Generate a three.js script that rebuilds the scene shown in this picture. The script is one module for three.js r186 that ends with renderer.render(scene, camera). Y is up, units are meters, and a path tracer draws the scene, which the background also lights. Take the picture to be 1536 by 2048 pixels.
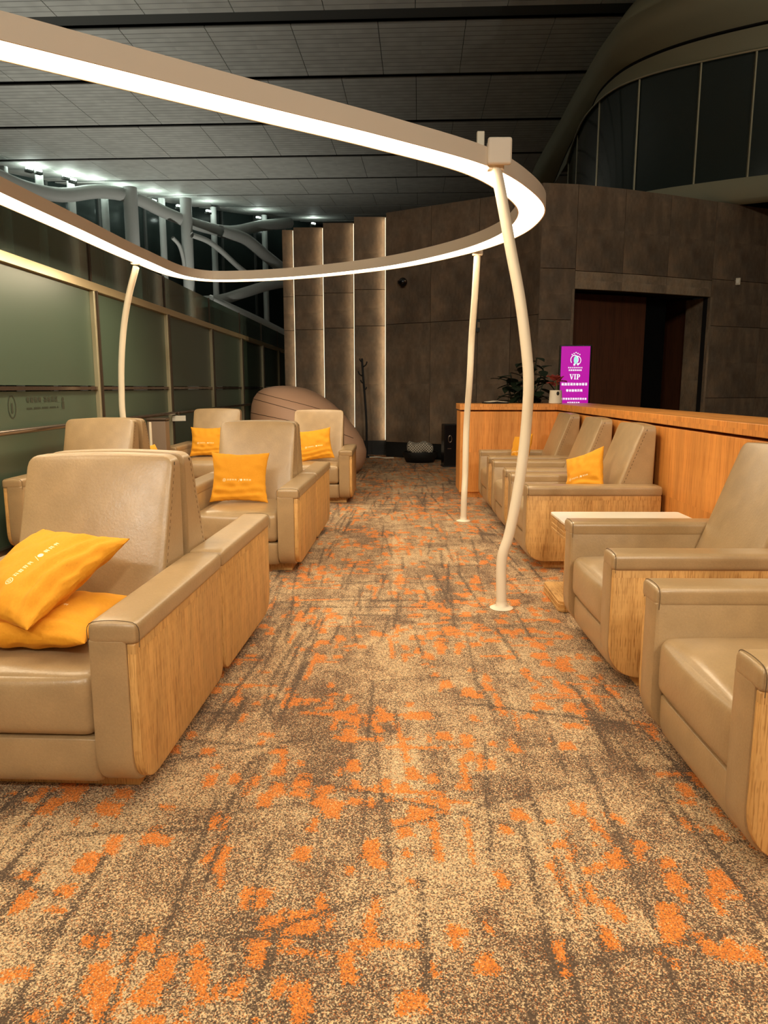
import * as THREE from 'three';
import { RoundedBoxGeometry } from 'three/addons/geometries/RoundedBoxGeometry.js';
import { mergeGeometries, mergeVertices, toCreasedNormals } from 'three/addons/utils/BufferGeometryUtils.js';
import { RectAreaLightUniformsLib } from 'three/addons/lights/RectAreaLightUniformsLib.js';

// ---------- camera, light, exposure ----------
const F = 1480, PITCH = Math.atan(249 / F), YAW = Math.atan(17 / F / Math.cos(PITCH)), EYE = 1.4;
const scene = new THREE.Scene();
scene.background = new THREE.Color(0x010203);                       // night outside the facade
const camera = new THREE.PerspectiveCamera(2 * Math.atan(1024 / F) * 180 / Math.PI, 0.75, 0.05, 200);
camera.position.set(0, EYE, 0);
camera.rotation.order = 'YXZ';
camera.rotation.set(-PITCH, YAW, 0);
scene.add(camera);
const renderer = new THREE.WebGLRenderer({ antialias: true });
renderer.toneMapping = THREE.LinearToneMapping;
renderer.toneMappingExposure = 1.3;
renderer.shadowMap.enabled = true;
RectAreaLightUniformsLib.init();
const LAMP = new THREE.Color().setRGB(1, 0.8, 0.53);                // warm white of the loop lamps
const RING_RADIANCE = 20.5, STRIP_RADIANCE = 30, FLOOD = 1.4, UPLIGHT = 42, FRONT = 125;
const HALL = new THREE.Color().setRGB(1, 0.97, 0.85), WASHTINT = new THREE.Color().setRGB(1, 0.92, 0.77);
const COOL = new THREE.Color().setRGB(0.86, 1, 0.9);

// ---------- helpers ----------
function rngOf(seed) { let a = seed >>> 0; return () => { a = (a + 0x6D2B79F5) | 0; let t = Math.imul(a ^ (a >>> 15), 1 | a); t = (t + Math.imul(t ^ (t >>> 7), 61 | t)) ^ t; return ((t ^ (t >>> 14)) >>> 0) / 4294967296; }; }
const lerp = (a, b, t) => a + (b - a) * t, clamp = (x, a, b) => Math.min(b, Math.max(a, x));
const smooth = (a, b, x) => { const t = clamp((x - a) / (b - a), 0, 1); return t * t * (3 - 2 * t); };
const V = (x, y, d) => new THREE.Vector3(x, y, -d);                  // d = distance ahead of the camera
function ray(px, py) {
  const cx = (px - 768) / F, cy = -(py - 1024) / F;
  const up = cy * Math.cos(PITCH) - Math.sin(PITCH), fw = cy * Math.sin(PITCH) + Math.cos(PITCH);
  return [cx * Math.cos(YAW) - fw * Math.sin(YAW), up, fw * Math.cos(YAW) + cx * Math.sin(YAW)];
}
const atH = (px, py, h) => { const r = ray(px, py), t = (h - EYE) / r[1]; return V(r[0] * t, h, r[2] * t); };
const atD = (px, py, d) => { const r = ray(px, py), t = d / r[2]; return V(r[0] * t, EYE + r[1] * t, d); };
const names = {};
function numbered(n) { const k = names[n] = (names[n] ?? -1) + 1; return k ? n + '_' + String(k).padStart(3, '0') : n; }
function tag(o, label, category, group, kind) { o.userData.label = label; o.userData.category = category; if (group) o.userData.group = group; if (kind) o.userData.kind = kind; return o; }
function thing(name, label, category, pos = [0, 0, 0], turn = 0, group) {
  const o = new THREE.Group(); o.name = numbered(name); o.position.set(...pos); o.rotation.y = turn; scene.add(o); return tag(o, label, category, group);
}
function structure(name, label, category) { const o = new THREE.Group(); o.name = name; scene.add(o); tag(o, label, category); o.userData.kind = 'structure'; return o; }
function mesh(name, geo, mat, parent = scene) {
  const m = new THREE.Mesh(Array.isArray(geo) ? mergeGeometries(geo.map((g) => clean(g))) : geo, mat);
  m.name = parent === scene ? numbered(name) : name; m.castShadow = m.receiveShadow = true; parent.add(m); return m;
}
function clean(g) { g = g.index ? g.toNonIndexed() : g; for (const k of Object.keys(g.attributes)) if (!['position', 'normal', 'uv'].includes(k)) g.deleteAttribute(k); g.clearGroups(); return g; }
function boxUV(g, s = 1) {                                           // uv in metres, by the way each face points
  g = clean(g); const p = g.attributes.position, uv = new Float32Array(p.count * 2), a = new THREE.Vector3(), b = new THREE.Vector3(), c = new THREE.Vector3(), n = new THREE.Vector3();
  for (let i = 0; i < p.count; i += 3) {
    a.fromBufferAttribute(p, i); b.fromBufferAttribute(p, i + 1); c.fromBufferAttribute(p, i + 2);
    n.crossVectors(b.clone().sub(a), c.clone().sub(a)); const x = Math.abs(n.x), y = Math.abs(n.y), z = Math.abs(n.z);
    [a, b, c].forEach((v, k) => { const q = x >= y && x >= z ? [v.z, v.y] : y >= z ? [v.x, v.z] : [v.x, v.y]; uv[(i + k) * 2] = q[0] * s; uv[(i + k) * 2 + 1] = q[1] * s; });
  }
  g.setAttribute('uv', new THREE.BufferAttribute(uv, 2)); return g;
}
const rbox = (w, h, d, r = 0.01, x = 0, y = 0, z = 0) => { const g = boxUV(new RoundedBoxGeometry(w, h, d, 2, Math.min(r, w / 2.01, h / 2.01, d / 2.01))); g.translate(x, y, z); return g; };
const box = (w, h, d, x = 0, y = 0, z = 0) => boxUV(new THREE.BoxGeometry(w, h, d)).translate(x, y, z);
const slab = (x0, x1, y0, y1, d0, d1) => box(x1 - x0, y1 - y0, Math.abs(d1 - d0), (x0 + x1) / 2, (y0 + y1) / 2, -(d0 + d1) / 2);
const tube = (pts, r, seg = 24, rad = 8, closed = false) => new THREE.TubeGeometry(new THREE.CatmullRomCurve3(pts, closed, 'centripetal'), seg, r, rad, closed);
function cyl(r0, r1, h, x, y, z, seg = 20) { return new THREE.CylinderGeometry(r1, r0, h, seg).translate(x, y + h / 2, z); }
function softBox(w, h, d, r, seg, warp) {                            // padded box with round edges; warp(p, u) moves each point, u in -1..1
  let g = new THREE.BoxGeometry(2, 2, 2, seg, seg, seg); g.deleteAttribute('uv'); g.deleteAttribute('normal'); g = mergeVertices(g);
  const p = g.attributes.position, v = new THREE.Vector3(), u = new THREE.Vector3(), inner = new THREE.Vector3(), half = new THREE.Vector3(w / 2, h / 2, d / 2);
  const dense = (t) => Math.sign(t) * (1 - Math.pow(1 - Math.abs(t), 1.7));
  for (let i = 0; i < p.count; i++) {
    u.fromBufferAttribute(p, i); u.set(dense(u.x), dense(u.y), dense(u.z)); v.copy(u).multiply(half);
    inner.set(clamp(v.x, r - half.x, half.x - r), clamp(v.y, r - half.y, half.y - r), clamp(v.z, r - half.z, half.z - r));
    const q = v.clone().sub(inner); if (q.length() > 1e-9) v.copy(inner).add(q.normalize().multiplyScalar(r));
    if (warp) warp(v, u); p.setXYZ(i, v.x, v.y, v.z);
  }
  g.computeVertexNormals(); return boxUV(g);
}
function profile(pts, width, bevel = 0.008) {                        // side outline in (z, y), extruded across x
  const s = new THREE.Shape(pts.map((q) => new THREE.Vector2(q[0], q[1])));
  const g = new THREE.ExtrudeGeometry(s, { depth: width - 2 * bevel, bevelEnabled: true, bevelThickness: bevel, bevelSize: bevel, bevelOffset: -bevel, bevelSegments: 2, curveSegments: 8 });
  g.rotateY(-Math.PI / 2).translate(width / 2 - bevel, 0, 0); return boxUV(toCreasedNormals(g, 0.6));
}
function roundPoly(corners, n = 6) {                                 // corners: [z, y, radius]
  const out = []; const L = corners.length;
  corners.forEach(([x, y, r], i) => {
    const a = corners[(i + L - 1) % L], b = corners[(i + 1) % L], p = new THREE.Vector2(x, y);
    if (!r) return out.push([x, y]);
    const s = new THREE.Vector2(a[0] - x, a[1] - y).normalize().multiplyScalar(r).add(p), e = new THREE.Vector2(b[0] - x, b[1] - y).normalize().multiplyScalar(r).add(p);
    for (let k = 0; k <= n; k++) { const t = k / n; out.push([(1 - t) ** 2 * s.x + 2 * t * (1 - t) * x + t * t * e.x, (1 - t) ** 2 * s.y + 2 * t * (1 - t) * y + t * t * e.y]); }
  });
  return out;
}
function ribbon(rows) {                                              // a surface through rows of points
  const n = rows[0].length, pos = [], idx = [];
  rows.forEach((r) => r.forEach((p) => pos.push(p.x, p.y, p.z)));
  for (let i = 0; i + 1 < rows.length; i++) for (let j = 0; j + 1 < n; j++) { const a = i * n + j; idx.push(a, a + 1, a + n, a + 1, a + n + 1, a + n); }
  const g = new THREE.BufferGeometry(); g.setAttribute('position', new THREE.Float32BufferAttribute(pos, 3)); g.setIndex(idx); g.computeVertexNormals(); return boxUV(g);
}
// value noise that tiles
function noiseGrid(n, rng) { const a = new Float32Array(n * n); for (let i = 0; i < a.length; i++) a[i] = rng(); return (x, y) => { const xi = Math.floor(x), yi = Math.floor(y), fx = smooth(0, 1, x - xi), fy = smooth(0, 1, y - yi), m = (v) => ((v % n) + n) % n; const A = a[m(yi) * n + m(xi)], B = a[m(yi) * n + m(xi + 1)], C = a[m(yi + 1) * n + m(xi)], D = a[m(yi + 1) * n + m(xi + 1)]; return lerp(lerp(A, B, fx), lerp(C, D, fx), fy); }; }
function texture(w, h, fn, srgb = true) {
  const data = new Uint8Array(w * h * 4);
  for (let y = 0; y < h; y++) for (let x = 0; x < w; x++) { const c = fn(x / w, y / h, x, y), i = (y * w + x) * 4; data[i] = clamp(c[0], 0, 255); data[i + 1] = clamp(c[1], 0, 255); data[i + 2] = clamp(c[2], 0, 255); data[i + 3] = 255; }
  const t = new THREE.DataTexture(data, w, h); t.wrapS = t.wrapT = THREE.RepeatWrapping; t.magFilter = THREE.LinearFilter; t.minFilter = THREE.LinearMipmapLinearFilter; t.generateMipmaps = true; if (srgb) t.colorSpace = THREE.SRGBColorSpace; t.needsUpdate = true; return t;
}
const rep = (t, sx, sy = sx) => { t.repeat.set(1 / sx, 1 / sy); return t; };   // texture covers sx by sy metres
const canvasTexture = (w, h, draw) => { const c = document.createElement('canvas'); c.width = w; c.height = h; draw(c.getContext('2d'), w, h); const t = new THREE.CanvasTexture(c); t.colorSpace = THREE.SRGBColorSpace; t.magFilter = THREE.LinearFilter; return t; };
function strokes(g, x, y, s, rng, width = 0.11) {                    // a block character too blurred to read: a few strokes in a square
  g.lineWidth = s * width;
  const line = (a, b, c, d) => { g.beginPath(); g.moveTo(x + a * s, y + b * s); g.lineTo(x + c * s, y + d * s); g.stroke(); };
  const n = 2 + Math.floor(rng() * 2);
  for (let k = 0; k < n; k++) { const h = 0.12 + 0.76 * (k + rng() * 0.5) / n; line(0.06, h, 0.94, h); }
  line(0.25 + rng() * 0.2, 0.05, 0.2 + rng() * 0.2, 0.95); line(0.65 + rng() * 0.2, 0.1, 0.7 + rng() * 0.2, 0.95);
}

// ---------- textures and materials ----------
const R0 = rngOf(11);
const std = (o) => new THREE.MeshStandardMaterial(o), phy = (o) => new THREE.MeshPhysicalMaterial(o);
const lin = (r, g, b) => new THREE.Color().setRGB(r, g, b);
function carpetTexture() {
  const N = 2048, M = 4.1, kind = new Uint8Array(N * N), tone = new Float32Array(N * N), rng = rngOf(5), px = N / M;
  const quad = (cx, cz, hw, hl, ang, fn) => { const c = Math.cos(ang), s = Math.sin(ang), R = Math.ceil(Math.hypot(hw, hl) * px) + 1, X = Math.round(cx * px), Z = Math.round(cz * px); for (let j = -R; j <= R; j++) for (let i = -R; i <= R; i++) { const u = (i * c + j * s) / px / hw, v = (-i * s + j * c) / px / hl; if (Math.abs(u) > 1 || Math.abs(v) > 1) continue; fn((((Z + j) % N + N) % N) * N + ((X + i) % N + N) % N, u, v); } };
  for (let k = 0; k < 900; k++) { const t = (rng() - 0.5) * 0.55; quad(rng() * M, rng() * M, 0.03 + rng() * 0.09, 0.05 + rng() * 0.28, rng() < 0.75 ? (rng() - 0.5) * 0.12 : (rng() - 0.5) * 1.2, (q) => { tone[q] = tone[q] * 0.55 + t; }); }
  // orange: clusters of uneven four-sided blots and streaks
  for (let k = 0; k < 330; k++) {
    const cx = rng() * M, cz = rng() * M, m = 2 + Math.floor(rng() * 5);
    for (let i = 0; i < m; i++) { const sk = (rng() - 0.5) * 0.7, tp = 0.4 + rng() * 0.6, w = 0.01 + rng() * 0.034, l = 0.01 + rng() * 0.042; quad(cx + (rng() - 0.5) * 0.34, cz + (rng() - 0.5) * 0.34, w, l, (rng() - 0.5) * 0.5, (q, u, v) => { if (Math.abs(u - sk * v * 0.5) < lerp(tp, 1, (v + 1) / 2) * 0.9) kind[q] = 1; }); }
  }
  for (let k = 0; k < 110; k++) { const cx = rng() * M, cz = rng() * M, a = rng() < 0.5 ? (rng() - 0.5) * 0.3 : Math.PI / 2 + (rng() - 0.5) * 0.3; quad(cx, cz, 0.006 + rng() * 0.008, 0.05 + rng() * 0.14, a, (q) => { kind[q] = 1; }); }
  for (let k = 0; k < 190; k++) { const a = rng() < 0.7 ? (rng() - 0.5) * 0.2 : Math.PI / 2 + (rng() - 0.5) * 0.9; quad(rng() * M, rng() * M, 0.004 + rng() * 0.006, 0.12 + rng() * 0.4, a, (q) => { kind[q] = 2; tone[q] -= 0.3; }); }
  const n1 = noiseGrid(64, rng), n2 = noiseGrid(512, rng), n3 = noiseGrid(256, rng);
  const loops = new Float32Array(1024 * 1024), pick = new Float32Array(1024 * 1024); for (let i = 0; i < loops.length; i++) { loops[i] = rng(); pick[i] = rng(); }
  const hgt = new Uint8Array(N * N);
  const t = texture(N, N, (u, v, x, y) => {
    const li = (y >> 1) * 1024 + (((x + ((y >> 1) & 1)) >> 1) & 1023), lj = (y * 577 + x * 7919 + (x >> 3) * 31) & 1048575, L = 0.5 + (loops[li] + loops[lj] - 1) * 0.62, P = pick[lj], L2 = loops[(li + 517) & 1048575], P2 = pick[(li + 911) & 1048575];
    const jx = (x + Math.round((n2(u * 512, v * 512) - 0.5) * 9 + (L2 - 0.5) * 7) + N) % N, jy = (y + Math.round((n2(u * 512 + 7.3, v * 512 + 3.1) - 0.5) * 9 + (P2 - 0.5) * 9) + N) % N, q = jy * N + jx, row = (n3(u * 256, v * 30) - 0.5) * 0.3;
    const T = tone[q] + (n1(u * 64, v * 64) - 0.5) * 0.4 + (n1(u * 9 + 20, v * 5 + 11) - 0.5) * 0.34 + row * 0.6;
    let c, hi = 0.5;
    const k = kind[q];
    if (k === 1 && P < 0.78) { c = [222, 128, 52]; hi = 0.7; } else if (k !== 2 && P > 0.94) c = [198, 108, 52];
    else { const s = L + T * 0.6 - (k === 2 ? 0.16 : 0); c = s > 0.64 ? [208, 181, 142] : s > 0.38 ? [154, 127, 98] : [94, 76, 61]; hi = s; }
    const j = 0.76 + 0.44 * L; hgt[y * N + x] = clamp(255 * (hi * 0.6 + 0.4 * L), 0, 255);
    return [c[0] * j, c[1] * j, c[2] * j];
  });
  return [rep(t, M), rep(texture(N, N, (u, v, x, y) => { const h = hgt[y * N + x]; return [h, h, h]; }, false), M)];
}
const [carpetMap, carpetBump] = carpetTexture();
const M = {};
M.carpet = std({ map: carpetMap, bumpMap: carpetBump, bumpScale: 0.004, roughness: 1 });
{
  const a = noiseGrid(64, R0), b = noiseGrid(256, R0), c = noiseGrid(16, R0);
  const lb = rep(texture(512, 512, (u, v) => { const h = 255 * (0.5 + 0.3 * (b(u * 256, v * 256) - 0.5) + 0.4 * (a(u * 64, v * 64) - 0.5) + 0.5 * (c(u * 16, v * 16) - 0.5)); return [h, h, h]; }, false), 0.5);
  const lr = rep(texture(512, 512, (u, v) => { const h = 255 * (0.44 + 0.05 * (a(u * 64, v * 64) - 0.5) + 0.07 * (c(u * 16, v * 16) - 0.5)); return [h, h, h]; }, false), 0.8);
  const lm = rep(texture(256, 256, (u, v) => { const k = 1 + 0.07 * (c(u * 16, v * 16) - 0.5) + 0.05 * (b(u * 256, v * 256) - 0.5); return [170 * k, 142 * k, 104 * k]; }), 0.9);
  M.leather = phy({ map: lm, bumpMap: lb, bumpScale: 0.0006, roughness: 0.76, roughnessMap: lr, clearcoat: 0.25, clearcoatRoughness: 0.3 });
  M.seam = std({ color: 0x5c4a34, roughness: 0.9 });
  M.thread = std({ color: 0xd8c49c, roughness: 0.9 });
}
function woodTexture(base, dark, seed, strength, freq) {
  const r = rngOf(seed), a = noiseGrid(512, r), b = noiseGrid(128, r), c = noiseGrid(16, r);
  return texture(1024, 512, (u, v) => {
    const g = a(u * freq, v * 9), f = a(u * 512, v * 24 + 3), w = b(u * 60, v * 3), s = c(u * 16, v * 2);
    let k = 0.55 * smooth(0.55, 0.9, g) + 0.35 * smooth(0.6, 0.95, f) + 0.25 * (w - 0.4); k = clamp(k * strength, 0, 1);
    const t = 1 + 0.12 * (s - 0.5); return [0, 1, 2].map((i) => lerp(base[i], dark[i], k) * t);
  });
}
M.oak = std({ map: rep(woodTexture([212, 166, 102], [138, 92, 42], 3, 0.9, 320), 0.9, 0.55), roughness: 0.5 });
M.counterOak = std({ map: rep(woodTexture([222, 150, 74], [176, 100, 36], 4, 0.8, 200), 1.1, 1.4), roughness: 0.45 });
M.doorWood = std({ map: rep(woodTexture([92, 52, 30], [60, 32, 18], 8, 0.7, 120), 1.6, 2.2), roughness: 0.55 });
function concrete(base, seed) {
  const r = rngOf(seed), a = noiseGrid(8, r), b = noiseGrid(32, r), c = noiseGrid(128, r), d = noiseGrid(256, r);
  const f = (u, v) => 0.42 * (a(u * 8, v * 8) - 0.5) + 0.34 * (b(u * 32 + 2 * a(u * 8, v * 8), v * 16) - 0.5) + 0.2 * (c(u * 128, v * 64) - 0.5) + 0.1 * (d(u * 256, v * 256) - 0.5);
  return texture(768, 768, (u, v) => { const k = 1 + 0.6 * f(u, v), e = 0.06 * (b(u * 32 + 9, v * 32) - 0.5); return [base[0] * k * (1 + e), base[1] * k, base[2] * k * (1 - e)]; });
}
const concMap = rep(concrete([116, 97, 78], 21), 4.2);
M.concrete = std({ map: concMap, bumpMap: concMap, bumpScale: 0.004, roughness: 0.75 });
M.concretePale = std({ map: rep(concrete([146, 124, 100], 22), 3.1), roughness: 0.75 });
M.jointShade = std({ color: 0x17130f, roughness: 1 });  // near-black colour stands in for shade inside panel joints, groove and ceiling gaps
M.black = std({ color: 0x0c0b0a, roughness: 0.6 });
M.gloss = std({ color: 0x0d0d0e, roughness: 0.25 });
M.paint = std({ color: 0xe9dcc4, roughness: 0.45 });
M.housing = std({ color: 0xefe2cd, roughness: 0.5 });
M.glow = std({ color: 0xffffff, emissive: lin(1, 0.9, 0.7), emissiveIntensity: 3.2, roughness: 0.6 });
M.stripGlow = std({ color: 0xffffff, emissive: lin(1, 0.86, 0.58), emissiveIntensity: 1.6, roughness: 0.6 });
M.postGlow = std({ color: 0xffffff, emissive: lin(1, 0.97, 0.85), emissiveIntensity: 2 });
M.floodGlow = std({ color: 0xffffff, emissive: lin(0.8, 1, 0.9), emissiveIntensity: 6 });
M.frost = phy({ color: lin(0.075, 0.118, 0.08), roughness: 0.37, transmission: 0.1, thickness: 0, ior: 1.75 });
M.clearGlass = phy({ color: lin(0.32, 0.42, 0.36), roughness: 0.08, transmission: 0.75, thickness: 0 });
M.darkGlass = phy({ color: lin(0.04, 0.055, 0.05), roughness: 0.1, specularIntensity: 0.5, transmission: 0.3, thickness: 0 });
M.mullion = std({ color: 0xb3ab8e, roughness: 0.35, metalness: 0.35 });
M.mullionDark = std({ color: 0x4a3c30, roughness: 0.4, metalness: 0.4 });
M.rail = std({ color: 0xd9c49a, roughness: 0.3, metalness: 0.5 });
M.steel = std({ color: 0x9b8a7c, roughness: 0.22, metalness: 0.9 });
M.whiteSteel = std({ color: 0xc9cdca, roughness: 0.6 });
M.hallWall = std({ color: 0x4d4f4c, roughness: 0.9 });
M.canopy = std({ color: 0x928e74, roughness: 0.7 });
{
  const r = rngOf(31), n = noiseGrid(64, r);
  M.ceiling = std({ map: rep(texture(256, 512, (u, v) => { const s = (v * 14) % 1, k = s < 0.09 ? 0.62 : 1, t = 1 + 0.08 * (n(u * 8, v * 14 - ((v * 14) % 1)) - 0.5); return [204 * k * t, 206 * k * t, 200 * k * t]; }), 2, 3.35), roughness: 0.7 });
}
const PILLOW_GLYPHS = rngOf(77);
M.velvet = phy({
  map: canvasTexture(512, 512, (g, w, h) => {
    g.fillStyle = '#e39a1c'; g.fillRect(0, 0, w, h);
    const r = rngOf(78); for (let i = 0; i < 5200; i++) { g.fillStyle = r() < 0.5 ? 'rgba(255,190,60,0.10)' : 'rgba(190,110,0,0.10)'; g.fillRect(r() * w, r() * h, 2 + r() * 9, 1 + r() * 3); }
    g.strokeStyle = '#fff3d8'; g.lineWidth = 3;
    g.beginPath(); g.arc(120, 300, 15, 0, 7); g.stroke(); g.beginPath(); g.arc(120, 300, 6, 0, 7); g.stroke();
    for (let k = 0; k < 4; k++) strokes(g, 146 + k * 25, 289, 21, PILLOW_GLYPHS);
    g.beginPath(); g.moveTo(258, 318); g.lineTo(272, 284); g.stroke(); g.fillStyle = '#fff3d8'; g.beginPath(); g.arc(286, 300, 12, 0, 7); g.fill();
    for (let k = 0; k < 3; k++) strokes(g, 308 + k * 26, 288, 22, PILLOW_GLYPHS);
  }), roughness: 0.85, sheen: 0.5, sheenColor: lin(1, 0.65, 0.2), sheenRoughness: 0.5,
});
M.podSkin = std({ color: 0xc79d80, roughness: 0.55 });
M.podSeam = std({ color: 0x4b382b, roughness: 0.8 });
M.whiteTop = std({ color: 0xf1ead9, roughness: 0.3 });

// ---------- floor ----------
{
  const f = mesh('floor', new THREE.PlaneGeometry(70, 80, 1, 1).rotateX(-Math.PI / 2), M.carpet);
  const p = f.geometry.attributes.position, uv = f.geometry.attributes.uv; for (let i = 0; i < p.count; i++) uv.setXY(i, p.getX(i), p.getZ(i));
  f.position.set(0, 0, -20); tag(f, 'carpet of beige and brown loops with scattered orange blots', 'floor', null, 'structure');
}

// ---------- frosted glass wall along the row ----------
const GX = -3.3;
{
  const w = structure('wall_left', 'green frosted glass wall with metal posts, rails and dark upper panes', 'wall');
  const ds = []; for (let k = -4; k <= 6; k++) ds.push(8.337 + 2.66 * k);
  for (let k = 0; k + 1 < ds.length; k++) {
    const a = ds[k] + 0.05, b = ds[k + 1] - 0.05;
    const lower = mesh('glass_pane', slab(GX - 0.012, GX, 0.06, 1.365, a, b), M.frost, w); lower.userData.label = 'frosted green glass pane below the middle rail';
    mesh('glass_pane', slab(GX - 0.012, GX, 1.42, 2.43, a, b), M.frost, w);
    mesh('upper_pane', slab(GX - 0.012, GX, 2.54, 2.97, a, b), M.clearGlass, w);
    mesh('middle_rail', slab(GX - 0.03, GX + 0.03, 1.375, 1.41, a - 0.05, b + 0.05), M.steel, w);
    mesh('top_rail', slab(GX - 0.05, GX + 0.05, 2.44, 2.525, a - 0.05, b + 0.05), M.rail, w);
    mesh('sill_rail', slab(GX - 0.05, GX + 0.05, 0, 0.06, a - 0.05, b + 0.05), M.steel, w);
    mesh('handrail', tube([V(GX + 0.1, 1.03, a - 0.05), V(GX + 0.1, 1.03, b + 0.05)], 0.025, 1, 10), M.steel, w);
    if (k === 3) {                                                   // notice printed on the pane
      const t = canvasTexture(1024, 256, (g, W, H) => {
        g.clearRect(0, 0, W, H); const r = rngOf(9); g.strokeStyle = g.fillStyle = '#3a3d2c'; g.lineWidth = 9;
        g.beginPath(); g.ellipse(90, 130, 52, 90, 0, 0, 7); g.stroke(); g.fillRect(76, 100, 22, 80);
        for (let i = 0; i < 4; i++) strokes(g, 300 + i * 62, 50, 54, r, 0.2); for (let i = 0; i < 4; i++) strokes(g, 580 + i * 62, 50, 54, r, 0.2);
        for (let i = 0; i < 24; i++) if (i % 6 !== 4) g.fillRect(302 + i * 22, 142, 15, 16);
        g.beginPath(); g.arc(920, 80, 20, 0, 7); g.fill(); g.fillRect(905, 100, 36, 70); g.fillRect(895, 112, 14, 50);
      });
      const s = mesh('printed_notice', new THREE.PlaneGeometry(1.24, 0.27), std({ map: t, transparent: true, alphaTest: 0.3, roughness: 0.8 }), lower);
      s.rotation.y = Math.PI / 2; s.position.set(GX + 0.003, 1.235, -6.95); s.castShadow = false; s.userData.label = 'dark symbols and lettering printed on the frosted pane';
    }
  }
  for (const d of ds) {
    mesh('post', rbox(0.1, 2.44, 0.1, 0.01, GX, 1.22, -d), M.mullion, w);
    mesh('post_cap', rbox(0.025, 2.44, 0.03, 0.004, GX + 0.06, 1.22, -d), M.mullionDark, w);
    mesh('upper_post', rbox(0.03, 0.46, 0.03, 0.004, GX, 2.75, -d), M.mullionDark, w);
    for (const y of [1.03]) mesh('handrail_bracket', rbox(0.1, 0.02, 0.03, 0.004, GX + 0.055, y - 0.01, -d), M.steel, w);
  }
}

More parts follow.
